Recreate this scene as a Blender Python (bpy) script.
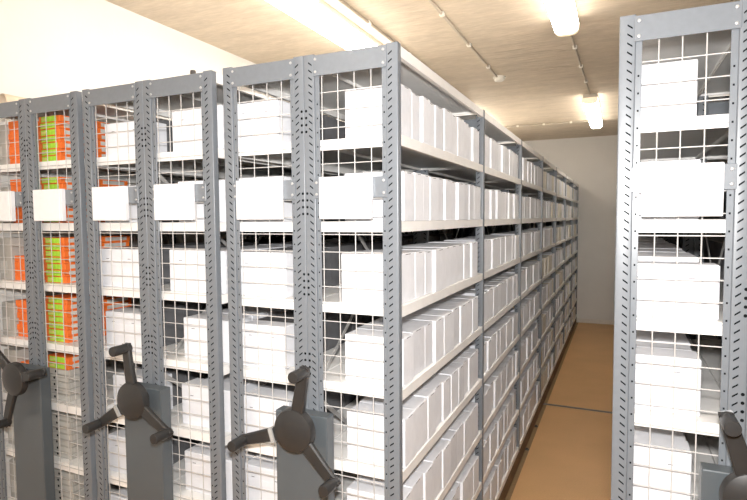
import bpy, bmesh, math, random
from mathutils import Vector, Matrix

for o in list(bpy.data.objects):
    bpy.data.objects.remove(o)
scene = bpy.context.scene
COL = scene.collection
rnd = random.Random(11)

# ------------------------------------------------------------------ camera
CAM = Vector((0.6265, -1.5468, 1.784))
F_PX, YAW, PITCH, ROLL = 539.04, 0.4275, 0.0586, -0.0075
fw = Vector((-math.sin(YAW) * math.cos(PITCH), math.cos(YAW) * math.cos(PITCH), -math.sin(PITCH)))
rt0 = Vector((math.cos(YAW), math.sin(YAW), 0))
up0 = rt0.cross(fw)
rt = math.cos(ROLL) * rt0 + math.sin(ROLL) * up0
up = -math.sin(ROLL) * rt0 + math.cos(ROLL) * up0
cam_data = bpy.data.cameras.new('camera')
cam_data.sensor_width = 36.0
cam_data.lens = F_PX / 747 * 36.0
cam_data.clip_start = 0.02
cam = bpy.data.objects.new('camera', cam_data)
cam.matrix_world = Matrix(((rt.x, up.x, -fw.x, CAM.x), (rt.y, up.y, -fw.y, CAM.y),
                           (rt.z, up.z, -fw.z, CAM.z), (0, 0, 0, 1)))
COL.objects.link(cam)
scene.camera = cam

# ------------------------------------------------------------------ light and exposure
vs = scene.view_settings
vs.view_transform = 'Standard'
vs.look = 'None'
vs.exposure = 0.34
vs.gamma = 1.0
vs.use_curve_mapping = False
world = bpy.data.worlds.new('world')
scene.world = world
world.use_nodes = True
world.node_tree.nodes['Background'].inputs[0].default_value = (1, 0.95, 0.88, 1)
world.node_tree.nodes['Background'].inputs[1].default_value = 0.02
scene.cycles.max_bounces = 8
scene.cycles.diffuse_bounces = 5
scene.cycles.use_denoising = True
scene.cycles.sample_clamp_indirect = 6.0

# the photographer's flash, just above the lens
fl = bpy.data.lights.new('camera_flash', 'AREA')
fl.shape = 'DISK'
fl.size = 0.10
fl.energy = 58.0
fl.color = (1.0, 0.985, 0.97)
flash = bpy.data.objects.new('camera_flash', fl)
flash.location = CAM + Vector((0, -0.02, 0.16))
fdir = (fw + Vector((0, 0, 0.12))).normalized()
flash.rotation_euler = fdir.to_track_quat('-Z', 'Y').to_euler()
COL.objects.link(flash)
LAMP_STRENGTH = 15.5

# ------------------------------------------------------------------ materials
def mat(name, color, rough=0.5, metal=0.0, noise=0.0, nscale=40.0, bump=0.0, bscale=200.0, spec=0.5,
        stretch=None, emit=None, emit_color=None, trans=0.0, alpha=1.0, coat=0.0):
    m = bpy.data.materials.new(name)
    m.use_nodes = True
    nt = m.node_tree
    b = nt.nodes['Principled BSDF']
    b.inputs['Base Color'].default_value = (*color, 1)
    b.inputs['Roughness'].default_value = rough
    b.inputs['Metallic'].default_value = metal
    b.inputs['Specular IOR Level'].default_value = spec
    b.inputs['Coat Weight'].default_value = coat
    b.inputs['Transmission Weight'].default_value = trans
    b.inputs['Alpha'].default_value = alpha
    tc = nt.nodes.new('ShaderNodeTexCoord')
    mp = nt.nodes.new('ShaderNodeMapping')
    nt.links.new(tc.outputs['Object'], mp.inputs['Vector'])
    if stretch:
        mp.inputs['Scale'].default_value = stretch
    if noise > 0:
        n = nt.nodes.new('ShaderNodeTexNoise')
        n.inputs['Scale'].default_value = nscale
        n.inputs['Detail'].default_value = 5
        nt.links.new(mp.outputs['Vector'], n.inputs['Vector'])
        r = nt.nodes.new('ShaderNodeValToRGB')
        r.color_ramp.elements[0].position = 0.3
        r.color_ramp.elements[1].position = 0.7
        r.color_ramp.elements[0].color = (*[max(0, c * (1 - noise)) for c in color], 1)
        r.color_ramp.elements[1].color = (*[min(1, c * (1 + noise)) for c in color], 1)
        nt.links.new(n.outputs['Fac'], r.inputs['Fac'])
        nt.links.new(r.outputs['Color'], b.inputs['Base Color'])
    if bump > 0:
        n2 = nt.nodes.new('ShaderNodeTexNoise')
        n2.inputs['Scale'].default_value = bscale
        n2.inputs['Detail'].default_value = 4
        nt.links.new(mp.outputs['Vector'], n2.inputs['Vector'])
        bp = nt.nodes.new('ShaderNodeBump')
        bp.inputs['Strength'].default_value = bump
        bp.inputs['Distance'].default_value = 0.01
        nt.links.new(n2.outputs['Fac'], bp.inputs['Height'])
        nt.links.new(bp.outputs['Normal'], b.inputs['Normal'])
    if emit:
        b.inputs['Emission Color'].default_value = (*(emit_color or color), 1)
        b.inputs['Emission Strength'].default_value = emit
    return m

M = {}
M['steel'] = mat('painted_grey_steel', (0.165, 0.181, 0.200), 0.32, noise=0.04, nscale=60)
M['steel_dark'] = mat('perforation_dark', (0.010, 0.011, 0.012), 1.0, noise=0.1, spec=0.0)
M['bolt'] = mat('zinc_bolt', (0.45, 0.45, 0.45), 0.4, 0.3, noise=0.04)
M['shelf'] = mat('cream_shelf_enamel', (0.87, 0.855, 0.83), 0.45, noise=0.03, nscale=15)
M['wire'] = mat('white_wire', (0.54, 0.53, 0.515), 0.4, noise=0.03)
M['brace'] = mat('zinc_brace', (0.55, 0.54, 0.52), 0.45, 0.4, noise=0.06)
M['housing'] = mat('blue_grey_housing', (0.088, 0.102, 0.112), 0.34, noise=0.04, nscale=8)
M['plastic'] = mat('taupe_plastic', (0.026, 0.025, 0.0245), 0.38, noise=0.08, nscale=30, bump=0.05, bscale=600)
M['sticker'] = mat('white_sticker', (0.36, 0.36, 0.35), 0.5, noise=0.03)
M['card'] = mat('white_card', (0.86, 0.86, 0.87), 0.6, noise=0.02)
M['clear'] = mat('card_sleeve', (0.8, 0.8, 0.82), 0.2, noise=0.02)
M['box'] = mat('white_cardboard', (0.78, 0.79, 0.825), 0.75, noise=0.035, nscale=25, bump=0.03, bscale=90)
M['box2'] = mat('greyish_white_cardboard', (0.70, 0.71, 0.745), 0.75, noise=0.05, nscale=25, bump=0.03, bscale=90)
M['box_lamplit'] = mat('lamp_tinted_cardboard', (0.70, 0.66, 0.58), 0.75, noise=0.05, nscale=25)  # white card with the warm lamplight of the far bays put into its colour
M['notch'] = mat('notch_shadow_grey', (0.16, 0.16, 0.17), 0.9, noise=0.1)
M['orange'] = mat('orange_card', (0.90, 0.19, 0.03), 0.6, noise=0.06)
M['green'] = mat('lime_label', (0.42, 0.76, 0.06), 0.6, noise=0.12, nscale=90)
M['yellow'] = mat('yellow_print', (0.75, 0.72, 0.2), 0.6, noise=0.08)
M['greybox'] = mat('beige_grey_card', (0.47, 0.45, 0.41), 0.7, noise=0.05)
M['greylabel'] = mat('pale_label', (0.60, 0.59, 0.55), 0.6, noise=0.04)
M['carriage'] = mat('dark_brown_carriage', (0.14, 0.085, 0.045), 0.6, noise=0.15, nscale=12)
M['wall'] = mat('white_plaster', (0.74, 0.725, 0.70), 0.85, noise=0.025, nscale=3, bump=0.12, bscale=30)
M['baseboard'] = mat('pale_baseboard', (0.72, 0.68, 0.62), 0.6, noise=0.03)
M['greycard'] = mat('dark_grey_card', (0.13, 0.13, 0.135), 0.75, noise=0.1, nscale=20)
M['strip'] = mat('brown_edge_board', (0.25, 0.155, 0.075), 0.55, noise=0.12, nscale=60)
M['rail'] = mat('steel_rail', (0.30, 0.29, 0.27), 0.35, 0.8, noise=0.1)
M['conduit'] = mat('grey_conduit', (0.42, 0.37, 0.30), 0.5, noise=0.05)
M['white_plastic'] = mat('white_plastic', (0.8, 0.77, 0.7), 0.4, noise=0.02)
M['fixture'] = mat('fixture_body', (0.62, 0.58, 0.5), 0.45, noise=0.03)
M['tube'] = mat('glowing_tube', (1, 0.9, 0.75), 0.4, noise=0.0, emit=LAMP_STRENGTH, emit_color=(1.0, 0.93, 0.83))
M['lens'] = mat('glowing_diffuser', (1, 0.94, 0.84), 0.4, noise=0.0, emit=LAMP_STRENGTH * 0.9, emit_color=(1.0, 0.93, 0.83))
M['lens_end'] = mat('backlit_end_cap', (0.8, 0.7, 0.55), 0.4, noise=0.0, emit=0.55, emit_color=(1.0, 0.80, 0.56))
M['kraft'] = mat('tan_paper', (0.72, 0.60, 0.46), 0.7, noise=0.1, nscale=14)
M['rubber'] = mat('dark_rubber', (0.07, 0.065, 0.06), 0.7, noise=0.1)

def floor_material():
    m = mat('chipboard_floor', (0.64, 0.385, 0.175), 0.42, noise=0.16, nscale=180, bump=0.04, bscale=300, spec=0.4)
    nt = m.node_tree
    b = nt.nodes['Principled BSDF']
    tc = nt.nodes.new('ShaderNodeTexCoord')
    n = nt.nodes.new('ShaderNodeTexNoise')
    n.inputs['Scale'].default_value = 2.2
    n.inputs['Detail'].default_value = 6
    nt.links.new(tc.outputs['Object'], n.inputs['Vector'])
    r = nt.nodes.new('ShaderNodeValToRGB')
    r.color_ramp.elements[0].position = 0.35
    r.color_ramp.elements[0].color = (0.94, 0.93, 0.92, 1)
    r.color_ramp.elements[1].position = 0.65
    r.color_ramp.elements[1].color = (1.04, 1.03, 1.02, 1)
    nt.links.new(n.outputs['Fac'], r.inputs['Fac'])
    old = b.inputs['Base Color'].links[0].from_socket
    mx = nt.nodes.new('ShaderNodeMix')
    mx.data_type = 'RGBA'
    mx.blend_type = 'MULTIPLY'
    mx.inputs[0].default_value = 1.0
    nt.links.new(old, mx.inputs[6])
    nt.links.new(r.outputs['Color'], mx.inputs[7])
    nt.links.new(mx.outputs[2], b.inputs['Base Color'])
    return m
M['floor'] = floor_material()

def ceiling_material():
    m = mat('board_marked_concrete', (0.53, 0.455, 0.362), 0.6, noise=0.10, nscale=2.5, stretch=(1.2, 4.0, 1), spec=0.4)
    nt = m.node_tree
    b = nt.nodes['Principled BSDF']
    tc = nt.nodes.new('ShaderNodeTexCoord')
    mp = nt.nodes.new('ShaderNodeMapping')
    mp.inputs['Scale'].default_value = (2.2, 9.0, 1)
    nt.links.new(tc.outputs['Object'], mp.inputs['Vector'])
    n = nt.nodes.new('ShaderNodeTexNoise')
    n.inputs['Scale'].default_value = 1.8
    n.inputs['Detail'].default_value = 3
    n.inputs['Distortion'].default_value = 0.4
    n3 = nt.nodes.new('ShaderNodeTexNoise')
    n3.inputs['Scale'].default_value = 5.5
    n3.inputs['Detail'].default_value = 6
    nt.links.new(mp.outputs['Vector'], n3.inputs['Vector'])
    r3 = nt.nodes.new('ShaderNodeValToRGB')
    r3.color_ramp.elements[0].position = 0.42
    r3.color_ramp.elements[0].color = (0.96, 0.955, 0.945, 1)
    r3.color_ramp.elements[1].position = 0.66
    r3.color_ramp.elements[1].color = (1.09, 1.09, 1.10, 1)
    nt.links.new(n3.outputs['Fac'], r3.inputs['Fac'])
    mx = nt.nodes.new('ShaderNodeMix')
    mx.data_type = 'RGBA'
    mx.blend_type = 'MULTIPLY'
    mx.inputs[0].default_value = 1.0
    nt.links.new(b.inputs['Base Color'].links[0].from_socket, mx.inputs[6])
    nt.links.new(r3.outputs['Color'], mx.inputs[7])
    nt.links.new(mx.outputs[2], b.inputs['Base Color'])
    nt.links.new(mp.outputs['Vector'], n.inputs['Vector'])
    bp = nt.nodes.new('ShaderNodeBump')
    bp.inputs['Strength'].default_value = 0.38
    bp.inputs['Distance'].default_value = 0.02
    nt.links.new(n.outputs['Fac'], bp.inputs['Height'])
    nt.links.new(bp.outputs['Normal'], b.inputs['Normal'])
    return m
M['ceiling'] = ceiling_material()

# ------------------------------------------------------------------ mesh helpers
class MB:
    """Collects shapes with material slots and links them as one mesh."""
    def __init__(self):
        self.bm = bmesh.new()
        self.mats = []
    def slot(self, m):
        if m not in self.mats:
            self.mats.append(m)
        return self.mats.index(m)
    def _mark(self, faces, m, smooth=False):
        i = self.slot(m)
        for f in faces:
            f.material_index = i
            f.smooth = smooth
    def box(self, a, b, m, bevel=0.0, seg=1):
        v = [self.bm.verts.new((x, y, z)) for z in (a[2], b[2]) for y in (a[1], b[1]) for x in (a[0], b[0])]
        idx = [(0, 2, 3, 1), (4, 5, 7, 6), (0, 1, 5, 4), (2, 6, 7, 3), (0, 4, 6, 2), (1, 3, 7, 5)]
        fs = [self.bm.faces.new([v[i] for i in q]) for q in idx]
        self._mark(fs, m)
        if bevel > 0:
            es = {e for f in fs for e in f.edges}
            r = bmesh.ops.bevel(self.bm, geom=list(es), offset=bevel, segments=seg, profile=0.5, affect='EDGES')
            self._mark(r['faces'], m)
        return self
    def poly(self, pts, m):
        f = self.bm.faces.new([self.bm.verts.new(p) for p in pts])
        self._mark([f], m)
        return self
    def prism(self, pts, d, m):
        """extrude the polygon pts along vector d"""
        d = Vector(d)
        a = [self.bm.verts.new(p) for p in pts]
        b = [self.bm.verts.new(Vector(p) + d) for p in pts]
        n = len(pts)
        fs = [self.bm.faces.new(a[::-1]), self.bm.faces.new(b)]
        for i in range(n):
            fs.append(self.bm.faces.new((a[i], a[(i + 1) % n], b[(i + 1) % n], b[i])))
        self._mark(fs, m)
        return self
    def lathe(self, base, axis, prof, m, n=20, smooth=True):
        """prof: list of (radius, distance along axis)"""
        axis = Vector(axis).normalized()
        q = axis.to_track_quat('Z', 'Y')
        base = Vector(base)
        rings = []
        for r, h in prof:
            if r < 1e-6:
                rings.append([self.bm.verts.new(base + axis * h)])
            else:
                rings.append([self.bm.verts.new(base + q @ Vector((r * math.cos(2 * math.pi * k / n),
                                                                  r * math.sin(2 * math.pi * k / n), h))) for k in range(n)])
        fs = []
        for A, B in zip(rings, rings[1:]):
            for k in range(n):
                k2 = (k + 1) % n
                if len(A) == 1 and len(B) == 1:
                    continue
                if len(A) == 1:
                    fs.append(self.bm.faces.new((A[0], B[k2], B[k])))
                elif len(B) == 1:
                    fs.append(self.bm.faces.new((A[k], A[k2], B[0])))
                else:
                    fs.append(self.bm.faces.new((A[k], A[k2], B[k2], B[k])))
        self._mark(fs, m, smooth)
        return self
    def rod(self, p, q, r, m, n=8):
        p, q = Vector(p), Vector(q)
        L = (q - p).length
        return self.lathe(p, q - p, [(0, 0), (r, 0), (r, L), (0, L)], m, n, True)
    def mesh(self, name):
        bmesh.ops.recalc_face_normals(self.bm, faces=self.bm.faces)
        me = bpy.data.meshes.new(name)
        self.bm.to_mesh(me)
        self.bm.free()
        for m in self.mats:
            me.materials.append(m)
        if any(p.use_smooth for p in me.polygons):
            try:
                me.set_sharp_from_angle(angle=math.radians(40))
            except Exception:
                pass
        return me

def link(name, me, parent=None, loc=(0, 0, 0), rot=(0, 0, 0), scale=(1, 1, 1)):
    o = bpy.data.objects.new(name, me)
    COL.objects.link(o)
    o.location = loc
    o.rotation_euler = rot
    o.scale = scale
    if parent is not None:
        o.parent = parent
    return o

def tag(o, label, cat, group=None):
    o['label'] = label
    o['category'] = cat
    if group:
        o['group'] = group
    return o

def thing(name, label, cat, loc=(0, 0, 0), group=None):
    return tag(link(name, None, None, loc), label, cat, group)

def struct(name, me, loc=(0, 0, 0), parent=None):
    o = link(name, me, parent, loc)
    o['kind'] = 'structure'
    return o

ORD = ['zeroth', 'first', 'second', 'third', 'fourth', 'fifth', 'sixth', 'seventh', 'eighth', 'ninth', 'tenth',
       'eleventh', 'twelfth', 'thirteenth', 'fourteenth', 'fifteenth']

# ------------------------------------------------------------------ dimensions
BAY = 1.142                 # bay length along the rack
NB = 7                      # bays
S = 0.27                    # shelf pitch
ZTOP = 2.314                # top face of the highest shelf
LIP = 0.034
POST = 0.04
PD = 0.026                  # post depth
def shelf_z(k):
    return ZTOP - S * k + (0.0006 if k else 0)
XL, XR, YF, YB, ZC = -2.2, 3.6, -3.6, 8.12, 3.1

# ------------------------------------------------------------------ room shell
floor = struct('floor', MB().box((XL - .1, YF - .1, -0.12), (XR + .1, YB + .1, -0.024), M['carriage']).mesh('floor'))
rail_y = 3.735
for y0, y1 in ((YF, -1.211), (-1.159, rail_y - .026), (rail_y + .026, YB)):
    for x0, x1, fm in ((XL, -0.01, 'floor'), (-0.0095, 0.028, 'strip'), (0.0285, XR, 'floor')):
        me = MB().box((x0, y0, -0.024), (x1, y1, 0.0), M[fm], 0.001).mesh('floor_board')
        link('floor_board', me, floor)
for ry in (-1.185, rail_y):
    me = MB()
    me.box((XL, ry - .0255, -0.024), (XR, ry - .008, -0.001), M['rail'])
    me.box((XL, ry + .008, -0.024), (XR, ry + .0255, -0.001), M['rail'])
    me.box((XL, ry - .008, -0.024), (XR, ry + .008, -0.012), M['rubber'])
    link('track_rail', me.mesh('track_rail'), floor)
struct('wall_back', MB().box((XL - .1, YB, -0.024), (XR + .1, YB + .1, ZC + .1), M['wall']).mesh('wall_back'))
struct('wall_left', MB().box((XL - .1, YF, -0.024), (XL, YB, ZC + .1), M['wall']).mesh('wall_left'))
struct('wall_right', MB().box((XR, YF, -0.024), (XR + .1, YB, ZC + .1), M['wall']).mesh('wall_right'))
struct('wall_front', MB().box((XL - .1, YF - .1, -0.024), (XR + .1, YF, ZC + .1), M['wall']).mesh('wall_front'))
struct('baseboard_back', MB().box((XL, YB - .012, 0), (XR, YB, 0.07), M['baseboard'], 0.003).mesh('baseboard_back'))
ceil = struct('ceiling', MB().box((XL - .1, YF - .1, ZC), (XR + .1, YB + .1, ZC + .12), M['ceiling']).mesh('ceiling'))
# ------------------------------------------------------------------ shared rack meshes
def post_mesh(w, side, z0, z1, slots):
    """C profile post, open to the rear; side=-1 left hand (slots lean one way), +1 right hand"""
    t = 0.0025
    b = MB()
    e = .0034
    arc = lambda cx, cy, a0: [(cx + e * math.cos(math.radians(a0 + q)), cy + e * math.sin(math.radians(a0 + q))) for q in (0, 22.5, 45, 67.5, 90)]
    pr = arc(e, e, 180) + arc(w - e, e, 270) + [(w, PD), (w - .011, PD), (w - .011, PD - t), (w - t, PD - t), (w - t, t), (t, t), (t, PD - t), (.011, PD - t), (.011, PD), (0, PD)]
    b.prism([(x, y, z0) for x, y in pr], (0, 0, z1 - z0), M['steel'])
    for f in b.bm.faces:
        f.smooth = True
    return b.mesh('post')
def slot_mesh(w, side, z0, z1):
    b = MB()
    y = -0.0006
    n = int((z1 - z0 - .03) / 0.0235)
    cx = w * (0.36 if side > 0 else 0.64)
    for i in range(n):
        z = z1 - 0.03 - i * 0.0235
        a = 0.0064
        # a slanted slot, an indented little parallelogram plate
        s = side
        b.poly([(cx - a, y, z - s * .0048 - .0024), (cx + a, y, z + s * .0048 - .0024), (cx + a, y, z + s * .0048 + .0024), (cx - a, y, z - s * .0048 + .0024)], M['steel_dark'])
    return b.mesh('slot_row')
def strip_mesh(w, z0, z1):
    b = MB().box((0, 0.006, z0), (w, 0.009, z1), M['steel'], 0.0006)
    n = int((z1 - z0 - .1) / 0.046)
    for i in range(n):
        z = z1 - .1 - i * .046
        c = w / 2
        b.poly([(c - .0022, .0056, z - .0026), (c + .0022, .0056, z - .0026), (c + .0022, .0056, z + .0026), (c - .0022, .0056, z + .0026)], M['steel_dark'])
    return b.mesh('side_strip')
Z0P, Z1P = 0.11, 2.318
POST_L = post_mesh(POST, -1, Z0P, Z1P, True)
POST_R = POST_L
SLOT_L = slot_mesh(POST, -1, Z0P, Z1P)
SLOT_R = slot_mesh(POST, 1, Z0P, Z1P)
STRIP_W = 0.016
STRIP = strip_mesh(STRIP_W, Z0P, Z1P - .06)

def bolt_mesh():
    return MB().lathe((0, 0, 0), (0, -1, 0), [(0.0048, 0), (0.0048, .0013), (0.0038, .0028), (0.0018, .0034), (0, .0036)], M['bolt'], 10).mesh('bolt')
BOLT = bolt_mesh()

def wire_mesh(w, z0, z1, off, p):
    b = MB()
    r = 0.0017
    n = int(w / p) + 1
    for i in range(n + 1):
        x = off + i * p
        if .001 < x < w - .001:
            b.rod((x, 0.014, z0), (x, 0.014, z1), r, M['wire'], 5)
    k = 0
    z = z1 - 0.054
    while z > z0:
        b.rod((0, 0.0175, z), (w, 0.0175, z), r, M['wire'], 5)
        z -= 0.058
    return b.mesh('wire_mesh')

_shelf_cache = {}
def shelf_mesh(w, l, aisle=1, first=True):
    key = (round(w, 4), round(l, 4), aisle, first)
    if key not in _shelf_cache:
        t = 0.002
        b = MB()
        b.box((0, 0, -t), (w, l, 0), M['shelf'])
        lo, hi = (-.012, -LIP) if aisle > 0 else (-LIP, -.012)
        for a, c in (((0, 0, lo), (t, l, -t)), ((w - t, 0, hi), (w, l, -t)), ((t, 0, -LIP if first else -.012), (w - t, t, -t)), ((t, l - t, -.010), (w - t, l, -t)),
                     ((w - t - .014, t, -LIP), (w - t, l - t, -LIP + t)) if aisle > 0 else ((t, t, -LIP), (t + .014, l - t, -LIP + t))):
            b.box(a, c, M['shelf'])
        _shelf_cache[key] = b.mesh('shelf')
    return _shelf_cache[key]

def handwheel(parent, loc, base_deg, band):
    hub = MB()
    hub.lathe((0, 0, 0), (0, -1, 0), [(0, .0), (.034, .0), (.034, .028), (.066, .03), (.073, .036), (.073, .052), (.069, .061), (.05, .068), (.025, .072), (0, .073)], M['plastic'], 32)
    h = link('handwheel', hub.mesh('handwheel'), parent, loc)
    for i in range(3):
        a = math.radians(base_deg + 120 * i)
        u = Vector((math.cos(a), 0, math.sin(a)))
        v = Vector((-math.sin(a), 0, math.cos(a)))
        m = MB()
        n = 7
        sec = []
        for k in range(n):
            t = k / (n - 1)
            r = .062 + t * .150
            hw = .0235 - .0065 * t
            yc = -.048 - .010 * math.sin(t * math.pi / 2)
            hy = .0105 - .002 * t
            c = u * r + Vector((0, yc, 0))
            sec.append([m.bm.verts.new(c + v * (hw * sx) + Vector((0, hy * sy, 0))) for sx, sy in
                        ((-1, -.5), (-.8, -1), (.8, -1), (1, -.5), (1, .6), (.85, 1), (-.85, 1), (-1, .6))])
        fs = []
        for A, B in zip(sec, sec[1:]):
            for k in range(8):
                fs.append(m.bm.faces.new((A[k], A[(k + 1) % 8], B[(k + 1) % 8], B[k])))
        fs.append(m.bm.faces.new(sec[0][::-1]))
        # rounded end
        tip = [m.bm.verts.new(sec[-1][k].co + u * (.010 if k in (1, 2, 5, 6) else .002) - v * 0) for k in range(8)]
        for k in range(8):
            fs.append(m.bm.faces.new((sec[-1][k], sec[-1][(k + 1) % 8], tip[(k + 1) % 8], tip[k])))
        fs.append(m.bm.faces.new(tip))
        m._mark(fs, M['plastic'])
        link('arm', m.mesh('arm'), h)
        g = MB()
        c = u * .203
        g.lathe(c + Vector((0, -.046, 0)), (0, -1, 0), [(0, 0), (.0165, 0), (.0185, .006), (.0185, .0755), (.0170, .0780), (.008, .0784), (0, .0785)], M['plastic'], 18)
        link('grip', g.mesh('grip'), h)
        if band == i:
            w = MB()
            c0, c1 = u * .076, u * .090
            y = -.0655
            w.prism([c0 - v * .0236 + Vector((0, y, 0)), c1 - v * .0232 + Vector((0, y, 0)), c1 + v * .0232 + Vector((0, y, 0)), c0 + v * .0236 + Vector((0, y, 0))], (0, .0256, 0), M['sticker'])
            o = link('arm_band', w.mesh('arm_band'), h)
            o['label'] = 'white band round the arm'
    return h

def rack(label, x0, x1, y0, wheel_deg, band, bays_left=NB, bays_right=NB, brace_off=0.0, card_off=.070, wires=(.011, .059)):
    r = thing('shelving_rack', label, 'shelving rack', (0, 0, 0), 'mobile shelving racks')
    xc = (x0 + x1) / 2
    L = NB * BAY + PD
    link('carriage', MB().box((x0 + .004, y0 + .002, 0.012), (x1 - .004, y0 + L, Z0P), M['carriage'], 0.004).mesh('carriage'), r)
    for c, (a, b) in enumerate(((x0, xc), (xc, x1))):
        w = b - a
        # upright frames at each bay end: two posts, with a crossbar on top
        for j in range(NB + 1):
            y = y0 + j * BAY
            for side, px in ((-1, a), (1, b - POST)):
                p = link('post', POST_L, r, (px, y, 0))
                if j < 4:
                    s = link('slot_row', SLOT_L if side < 0 else SLOT_R, p)
                    s['kind'] = 'stuff'
            if j > 0:
                for zc in (2.215, 1.15):
                    link('cross_bar', MB().box((a + POST, y + .004, zc), (b - POST, y + .007, zc + .06), M['steel'], 0.0008).mesh('cross_bar'), r)
        # shelves
        nb = (bays_left, bays_right)[c]
        for j in range(nb):
            me = shelf_mesh(w - .004, BAY - PD - .003, 1 if c else -1, j == 0)
            for k in range(9):
                link('shelf', me, r, (a + .002, y0 + j * BAY + PD + .0015, ZTOP - S * k))
        # front: side strips, header, card bracket, wire mesh
        for px in (a + POST, b - POST - STRIP_W):
            link('side_strip', STRIP, r, (px, y0, 0))
        link('header_plate', MB().box((a + POST - .004, y0 - .003, 2.247), (b - POST + .004, y0 + .0, 2.3135), M['steel'], 0.001).mesh('header_plate'), r)
        bar = link('bracket_bar', MB().box((a + POST - .004, y0 - .004, 1.850), (b - POST + .004, y0 - .001, 1.915), M['steel'], 0.001).mesh('bracket_bar'), r)
        for bx in (a + POST + .007, b - POST - .007):
            for bz, yy in ((2.300, -.003), (2.260, -.003), (1.902, -.004), (1.864, -.004)):
                link('bolt', BOLT, r, (bx, y0 + yy, bz))
        o = link('wire_panel', wire_mesh(w - 2 * POST - 2 * STRIP_W + .012, Z0P + .03, 2.25, *wires), r, (a + POST + STRIP_W - .006, y0, 0))
        o['kind'] = 'stuff'
        hx0 = a + card_off
        ho = link('card_holder', MB().box((hx0 - .003, y0 - .024, 1.783), (hx0 + .181, y0 - .004, 1.918), M['clear'], 0.0015).mesh('card_holder'), r)
        ho['label'] = 'blank white card in its holder'
        link('card', MB().box((hx0, y0 - .0256, 1.787), (hx0 + .170, y0 - .0235, 1.9145), M['card'], 0.0006).mesh('card'), ho)
    # hole groups of the connector plates on the middle pair of posts
    b = MB()
    for k in range(7):
        zz = 2.138 - .27 * k
        for ix in (-1, 1):
            for iz in range(4):
                cx, cz = xc + ix * .0085, zz - iz * .0225
                b.lathe((cx, y0 - .0002, cz), (0, -1, 0), [(.0046, 0), (0, .0005)], M['steel_dark'], 8, False)
    o = link('connector_holes', b.mesh('connector_holes'), r)
    o['kind'] = 'stuff'
    # cross braces in the middle of the rack
    for j in range(nb_max := max(min(bays_left, bays_right), 1)):
        for zlo, zhi in ((1.17, 1.98), (0.36, 1.17)):
            ya, yb = y0 + j * BAY + .04, y0 + (j + 1) * BAY - .02
            for s in (0, 1):
                p = Vector((xc + brace_off + .004 * (1 if s else -1), ya, zhi if s else zlo))
                q = Vector((xc + brace_off + .004 * (1 if s else -1), yb, zlo if s else zhi))
                d = (q - p).normalized()
                nrm = Vector((1, 0, 0)).cross(d) * .008
                m = MB().prism([p - nrm, q - nrm, q + nrm, p + nrm], (.002, 0, 0), M['brace'])
                link('brace', m.mesh('brace'), r)
    # drive housing and wheel
    hs = MB().box((xc - .100, y0 - .05, .06), (xc + .100, y0 - .001, 1.138), M['housing'], 0.004, 2)
    link('drive_housing', hs.mesh('drive_housing'), r)
    handwheel(r, (xc + .006, y0 - .05, 1.100), wheel_deg, band)
    return r

A0, A1 = -0.661, 0.007
B0, B1 = -1.386, -0.7108
C0, C1 = -2.09, -1.4189
D0, D1, DY = 0.6185, 1.2415, 0.073
rack('grey shelving rack whose right side lines the open aisle', A0, A1, 0, 77, 1)
rack('grey shelving rack second from the left, between orange-box rack and aisle rack', B0, B1, 0, 93, 1)
rack('leftmost grey shelving rack, holding the stacks of orange boxes', C0, C1, 0, 15, -1, brace_off=-0.055)
rack('grey shelving rack cut by the right edge, across the aisle', D0, D1, DY, 108, -1, card_off=.064, wires=(.0455, .0545))

# ------------------------------------------------------------------ archive boxes
BD, BH = 0.212, 0.160
_bm_cache = {}
def box_mesh(t, mkey, detail):
    """box with its spine facing +x (x from -BD to 0), thickness t along y, from z=0"""
    key = (t, mkey, detail)
    if key in _bm_cache:
        return _bm_cache[key]
    b = MB()
    b.box((-BD, 0, 0), (0, t, BH), M[mkey], 0.003, 2 if detail else 1)
    if detail:
        # thumb cut at the top of the spine
        b.box((-.0010, t * .33, BH - .0052), (.0004, t * .67, BH - .0030), M['notch'])
    me = b.mesh('archive_box')
    _bm_cache[key] = me
    return me
_flap = {}
def flap_mesh(w):
    if w not in _flap:
        b = MB().box((0, -.0012, .010), (w - .02, 0, BH * .70), M['box'], 0.0005)
        _flap[w] = b.mesh('end_flap')
    return _flap[w]
def slit_mesh():
    return MB().box((0, -.0016, 0), (.014, -.0008, .002), M['notch']).mesh('slit')
SLIT = slit_mesh()
THICK = (0.055, 0.070, 0.082, 0.090, 0.098, 0.106, 0.114, 0.135)

class Stuff:
    def __init__(self):
        self.b = MB()
    def add(self, x0, x1, y0, y1, z0, z1, m):
        self.b.box((x0, y0, z0), (x1, y1, z1), M[m])

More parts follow.
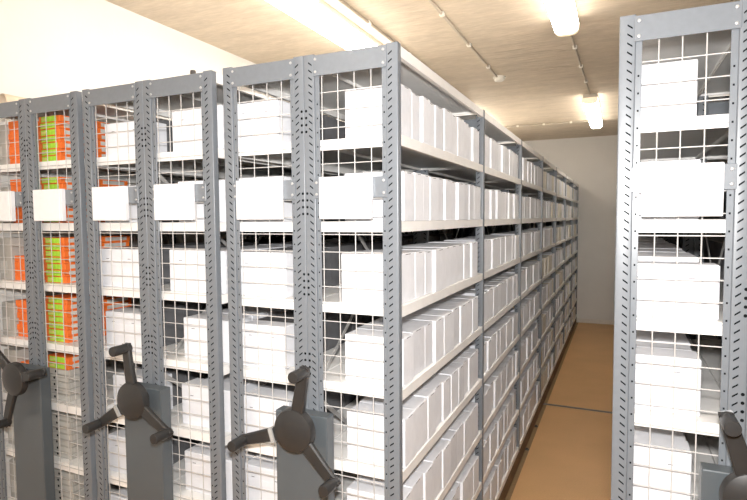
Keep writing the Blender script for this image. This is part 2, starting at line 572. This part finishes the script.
GROUP_A = 'white archive boxes along the aisle side'
BAYN = ['nearest', 'second', 'third']
LEVN = ['', 'top level', 'second level down', 'third level down', 'fourth level down', 'fifth level down', 'sixth level down', 'seventh level down', 'bottom level']
rest = Stuff()
far_count = 0
n_ind = 0
end_left = {1: .205, 2: .21, 3: .225, 4: .214, 5: .210, 6: .214, 7: .21, 8: .21}
for bay in range(NB):
    for k in range(1, 9):
        ya = bay * BAY + (0.058 if bay == 0 else PD + .012)
        yend = (bay + 1) * BAY - rnd.choice((.03, .04, .045, .06)) if k > 2 else (bay + 1) * BAY - .012
        if bay >= 3 and rnd.random() < .2:
            yend -= rnd.uniform(.05, .2)
        z = shelf_z(k)
        y = ya
        i = 0
        while True:
            t = rnd.choice(THICK[1:5] if k < 3 else THICK[2:])
            if bay == 0 and k in (4, 5) and i == 1:
                t = 0.135
            if y + t > yend:
                t = max([q for q in THICK if y + q <= yend], default=0)
                if not t:
                    break
            i += 1
            rec = A1 - rnd.choice((.004, .006, .008, .010, .013, .016))
            mk = rnd.choice(('box', 'box', 'box', 'box2'))
            if bay >= 3 and rnd.random() < .35:
                mk = 'box_lamplit'  # some far boxes carry the lamp tint in their colour
            if bay < 2 or (bay == 2 and k in (1, 2, 3, 4, 5, 6)):
                sc = (end_left[k] + rec) / BD if (bay == 0 and i == 1) else rnd.uniform(.96, 1.03)
                o = link('archive_box', box_mesh(t, mk, True), None, (rec, y, z), (0, 0, math.radians(rnd.uniform(-.25, .25))), (sc, 1, rnd.uniform(.985, 1.03)))
                nth = ORD[i] if i > 1 else 'first'
                tag(o, 'white archive box, %s in the row, %s, %s bay beside the aisle' % (nth, LEVN[k], BAYN[bay]), 'box', GROUP_A)
                n_ind += 1
                if bay == 0 and i == 1:
                    f = link('end_flap', flap_mesh(BD), o, (-BD + .01, 0, 0))
                    for sx in (.04, .15):
                        link('slit', SLIT, o, (-BD + sx, 0, BH * .74))
            else:
                d = rnd.uniform(.2, .216)
                h = BH * rnd.uniform(.97, 1.03)
                rest.add(rec - d, rec, y, y + t, z, z + h, mk)
                far_count += 1
            y += t + rnd.choice((.0015, .002, .003, .004))
if far_count:
    o = link('archive_box_rows', rest.b.mesh('archive_box_rows'))
    o['kind'] = 'stuff'
    tag(o, 'rows of white archive boxes filling the far bays of the aisle', 'boxes')

def front_boxes(rack_word, x_fix, flush, widths, y0, group, start_y, nshow, hs=None, deep=3, inner='box2', shift=None):
    """boxes seen end-on through a mesh panel; flush 'r': right edges at x_fix, 'l': left edges at x_fix"""
    st = Stuff()
    used = False
    for k in range(1, 9):
        z = shelf_z(k)
        y = y0 + start_y[k - 1]
        i = 0
        while y < y0 + deep:
            t = rnd.choice(THICK[2:])
            bayidx = int((y - y0) / BAY)
            bay_end = y0 + (bayidx + 1) * BAY - .02
            if y + t > bay_end:
                y = bay_end + PD + .03
                continue
            w = widths[k - 1] if i == 0 else min(rnd.uniform(.2, .215), widths[k - 1] - .006)
            h = (hs[k - 1] if hs and i == 0 else BH * rnd.uniform(.985, 1.02))
            off = 0 if i == 0 else rnd.uniform(0, .004)
            xr = (x_fix - .003 - off) if flush == 'r' else (x_fix + .003 + off + w + (shift or {}).get(k, 0))
            if i < nshow:
                o = link('archive_box', box_mesh(t, 'box' if i == 0 else rnd.choice(('box', 'box2')), False), None, (xr, y, z), (0, 0, 0), (w / BD, 1, h / BH))
                tag(o, 'white archive box, %s behind the wire of %s, %s' % (ORD[i + 1], rack_word, LEVN[k]), 'box', group)
                if i == 0:
                    link('end_flap', flap_mesh(BD), o, (-BD + .01, 0, 0))
                    for sx in (.04, .15):
                        link('slit', SLIT, o, (-BD + sx, 0, BH * .74))
            else:
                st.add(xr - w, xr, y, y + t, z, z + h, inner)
                used = True
            y += t + .003
            i += 1
    if used:
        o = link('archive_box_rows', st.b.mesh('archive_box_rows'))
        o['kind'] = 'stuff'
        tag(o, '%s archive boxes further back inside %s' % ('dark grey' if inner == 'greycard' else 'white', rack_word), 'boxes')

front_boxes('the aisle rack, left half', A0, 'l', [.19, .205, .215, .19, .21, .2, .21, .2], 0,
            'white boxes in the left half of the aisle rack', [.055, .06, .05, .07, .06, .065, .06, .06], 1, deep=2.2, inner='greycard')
front_boxes('the second rack, right half', B1, 'r', [.245, .23, .275, .235, .25, .24, .23, .24], 0,
            'white boxes in the right half of the second rack', [.055, .06, .05, .075, .07, .065, .06, .06], 2, deep=2.2)
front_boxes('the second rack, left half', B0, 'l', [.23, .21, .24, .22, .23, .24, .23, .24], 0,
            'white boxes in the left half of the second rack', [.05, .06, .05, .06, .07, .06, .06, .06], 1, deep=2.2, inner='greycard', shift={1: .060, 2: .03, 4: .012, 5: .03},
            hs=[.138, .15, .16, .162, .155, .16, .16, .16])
front_boxes('the right-hand rack', D0, 'l', [.188, .20, .252, .216, .20, .21, .2, .2], DY,
            'white boxes in the right-hand rack', [.06, .055, .06, .065, .07, .06, .06, .06], 2,
            hs=[.155, .16, .148, .158, .163, .16, .16, .16], deep=4.5)
# backs of the boxes on the far side of the right-hand rack
st = Stuff()
for k in range(1, 9):
    y = DY + .1
    while y < DY + 4.4:
        t = rnd.choice(THICK[2:])
        e = DY + (int((y - DY) / BAY) + 1) * BAY - .01
        if y + t > e:
            y = e + PD + .02
            continue
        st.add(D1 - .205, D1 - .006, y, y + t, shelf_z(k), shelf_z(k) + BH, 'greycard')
        y += t + .003
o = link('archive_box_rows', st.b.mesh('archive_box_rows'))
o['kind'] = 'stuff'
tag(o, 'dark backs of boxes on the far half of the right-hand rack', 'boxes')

# ------------------------------------------------------------------ flat boxes in the leftmost rack
FW, FD, FH = 0.142, 0.165, 0.0292
def flat_orange():
    b = MB()
    b.box((-FW, 0, 0), (0, FD, FH - .0010), M['orange'], 0.0012)
    return b.mesh('flat_box')
def flat_grey():
    b = MB()
    b.box((-FW, 0, 0), (0, FD, FH - .0016), M['greybox'], 0.0020)
    return b.mesh('flat_box')
FO, FG = flat_orange(), flat_grey()
END_L = MB().box((-FW * .87, -.0006, .003), (-FW * .16, .0002, FH - .003), M['green']).box((-FW * .85, -.0009, .008), (-FW * .62, -.0001, FH - .009), M['yellow']).mesh('end_label')
SIDE_L = MB().box((-.0002, .022, .006), (.0006, FD - .022, FH - .006), M['greylabel']).mesh('side_label')
HOLE = MB().lathe((-FW * .66, -.0001, FH * .5), (0, -1, 0), [(.0058, 0), (.0058, .0006), (.0040, .0006), (0, .0004)], M['steel_dark'], 10, False).mesh('pull_hole')
GREY_FRAME = MB()
for a, c in (((-.0002, .012, .004), (.0008, FD - .012, .0062)), ((-.0002, .012, FH - .0062), (.0008, FD - .012, FH - .004)),
             ((-.0002, .012, .004), (.0008, .0142, FH - .004)), ((-.0002, FD - .0142, .004), (.0008, FD - .012, FH - .004))):
    GREY_FRAME.box(a, c, M['brace'])
GREY_FRAME = GREY_FRAME.mesh('label_frame')
GREY_L = MB().box((-FW * .55, -.0005, .005), (-FW * .06, .0001, FH - .005), M['greylabel']).mesh('end_label')

def flat_stack(x, y, k, kinds, where, group, parts=True, depth_word=''):
    z = shelf_z(k)
    n = len(kinds)
    for i, kd in enumerate(kinds):
        me = FO if kd == 'o' else FG
        col = 'orange' if kd == 'o' else 'pale grey'
        o = link('flat_box', me, None, (x + rnd.uniform(-.004, .003), y + rnd.uniform(-.003, .003), z + i * FH), (0, 0, math.radians(rnd.uniform(-.6, .6))))
        pos = 'lowest' if i == 0 else ORD[i + 1] + ' from the bottom'
        tag(o, 'flat %s box, %s of the %s stack, %s' % (col, pos, where, LEVN[k]), 'box', group)
        if parts:
            if kd == 'o':
                if where == 'left-hand':
                    continue
                link('end_label', END_L, o)['label'] = 'lime green end label'
                link('side_label', SIDE_L, o)['label'] = 'white side label'
            else:
                link('pull_hole', HOLE, o)
                link('end_label', GREY_L, o)
                link('label_frame', GREY_FRAME, o)

XS = -1.614
for k in range(1, 9):
    kinds = 'ooooooo' if k <= 4 else ('gggggoo' if k == 5 else 'ggggggg')
    flat_stack(XS - .004 * (k - 1) / 3, .06, k, kinds, 'front', 'flat boxes stacked in front, right half of the leftmost rack')
    if k <= 4:
        flat_stack(XS + .012, .06 + FD + .012, k, 'ooooooo', 'second', 'flat orange boxes stacked behind, right half of the leftmost rack')
for k, n in ((1, 7), (2, 7), (3, 4), (4, 6), (5, 5)):
    flat_stack(-1.842, .07, k, 'o' * n, 'left-hand', 'flat orange boxes in the left half of the leftmost rack')
# tall pale box beside the orange stacks
for k in range(1, 8):
    hgt = (.19, .17, .2, .16, .2, .18, .19)[k - 1]
    b = MB().box((0, 0, 0), (.094 if k < 6 else .20, .30, hgt), M['greybox'], 0.003).box((.012, -.0008, .03), (.06, 0, .09), M['greylabel'])
    o = link('upright_box', b.mesh('upright_box'), None, (C0 + .006, .06, shelf_z(k)))
    tag(o, 'tall pale grey box at the photo\'s left edge, leftmost rack, %s' % LEVN[k], 'box', 'pale boxes in the left half of the leftmost rack')

# ------------------------------------------------------------------ lamps, conduits, detector
def lamp(x, y0, y1, label, w=.155, tubes=True, name='ceiling_lamp'):
    zc = ZC
    t = thing(name, label, 'lamp', (x, (y0 + y1) / 2, zc), 'long ceiling lamps')
    hl = (y1 - y0) / 2
    b = MB().box((-w * .46, -hl + .02, -.045), (w * .46, hl - .02, 0.0), M['fixture'], .004)
    link('housing', b.mesh('housing'), t)
    # rounded diffuser trough
    pts = []
    for i in range(13):
        a = math.pi * i / 12
        pts.append((math.copysign(abs(math.cos(a)) ** .55, math.cos(a)) * w / 2, -.045 - .060 * math.sin(a) ** .7))
    b = MB()
    b.prism([(px, -hl + .05, pz) for px, pz in pts], (0, 2 * hl - .10, 0), M['lens'])
    link('diffuser', b.mesh('diffuser'), t)['label'] = 'glowing diffuser'
    for s in (-1, 1):
        b = MB()
        ya = s * (hl - .05)
        b.prism([(px * 1.01, ya, pz * 1.01) for px, pz in pts], (0, s * .045, 0), M['lens_end'])
        link('end_cap', b.mesh('end_cap'), t)
    if tubes:
        for s in (-1, 1):
            b = MB().rod((s * w * .24, -hl + .05, -.086), (s * w * .24, hl - .05, -.0865), .020, M['tube'], 12)
            link('tube', b.mesh('tube'), t)
    return t
lamp(.285, .85, 2.36, 'long glowing ceiling lamp cut by the top edge, above the aisle')
lamp(.318, 4.72, 6.58, 'far glowing ceiling lamp at the back end of the aisle')
lamp(.285, -3.0, -1.4, 'unseen ceiling lamp added for light, above and behind the photographer')  # unseen lamp, added behind the camera to light the room
lamp(-1.115, .35, 2.55, 'wide glowing ceiling lamp above the aisle rack, cut by top edge', .2, False)
lamp(-1.115, 4.72, 6.58, 'unseen ceiling lamp added for light, beyond the aisle rack', .2, False)  # unseen lamp, added behind the racks for its light
lamp(-1.115, -3.0, -1.2, 'unseen ceiling lamp added for light, above the front left', .2, False)  # another unseen lamp, added for its light

def conduit(name, p, q, label, clips, r=.009):
    t = thing(name, label, 'conduit', p)
    P, Q = Vector(p), Vector(q)
    d = Q - P
    link('pipe', MB().rod((0, 0, 0), d, r, M['conduit'], 10).mesh('pipe'), t)
    for c in clips:
        u = d * c
        b = MB().box((-.016, -.016, -.012), (.016, .016, .013), M['white_plastic'], .003)
        link('clip', b.mesh('clip'), t, u)
zc = ZC - .013
conduit('conduit', (-.43, -3.5, zc), (-.43, 3.55, zc), 'thin ceiling conduit running along the rack to the smoke detector', [.76, .857, .95])
conduit('conduit', (.285, 2.37, zc), (.318, 4.70, zc), 'thin ceiling conduit joining the two aisle lamps', [.25, .5, .75])
conduit('conduit', (-.96, 6.42, zc), (.235, 6.45, zc), 'thin pale conduit crossing the ceiling towards the far lamp', [.2, .5, .8])
conduit('conduit', (-1.09 + .17, -.5, zc), (-1.09 + .17, 4.6, zc), 'thin dark conduit beside the wide ceiling lamp over the racks', [.3, .45, .6], .011)
t = thing('smoke_detector', 'round white smoke detector on the ceiling at the conduit end', 'smoke detector', (-.42, 3.62, ZC))
link('base', MB().lathe((0, 0, 0), (0, 0, -1), [(0, 0), (.058, 0), (.058, .014), (0, .014)], M['white_plastic'], 24).mesh('base'), t)
link('sensor_head', MB().lathe((0, 0, -.014), (0, 0, -1), [(0, 0), (.05, 0), (.05, .012), (.040, .026), (.018, .032), (0, .033)], M['white_plastic'], 24).mesh('sensor_head'), t)

# ------------------------------------------------------------------ small things on the racks
b = MB()
prof = []
for i in range(40):
    a = i / 39 * math.pi * 4
    rr = .026 + .006 * i / 39 * 2
    prof.append((rr * math.cos(a), rr * math.sin(a)))
outer = [(px, 0, pz) for px, pz in prof]
inner = [(px * .97, 0, pz * .97) for px, pz in prof]
for i in range(39):
    b.prism([outer[i], outer[i + 1], inner[i + 1], inner[i]], (0, .55, 0), M['kraft'])
o = link('paper_roll', b.mesh('paper_roll'), None, (-2.035, .08, ZTOP + .0385))
tag(o, 'roll of tan paper lying on top of the leftmost rack', 'paper roll')
b = MB().lathe((0, 0, 0), (0, 0, 1), [(0, 0), (.013, 0), (.013, .012), (.007, .018), (.007, .034), (.012, .040), (.010, .052), (0, .054)], M['rubber'], 14)
o = link('knob', b.mesh('knob'), None, (-.90, .115, ZTOP))
tag(o, 'small dark knob standing on top of the second rack', 'knob')
# dark bolts on the floor beside the carriage
for by in (2.62, 3.12):
    b = MB().lathe((0, 0, 0), (0, 0, 1), [(0, 0), (.016, 0), (.016, .004), (.009, .005), (.009, .013), (0, .014)], M['rubber'], 6, False)
    o = link('floor_bolt', b.mesh('floor_bolt'), None, (.012, by, 0))
    tag(o, 'small dark bolt on the floor at the rack base, %s the floor rail' % ('just before' if by > 3 else 'further before'), 'bolt', 'bolts at the rack base')
print('individual aisle boxes', n_ind, 'far', far_count)
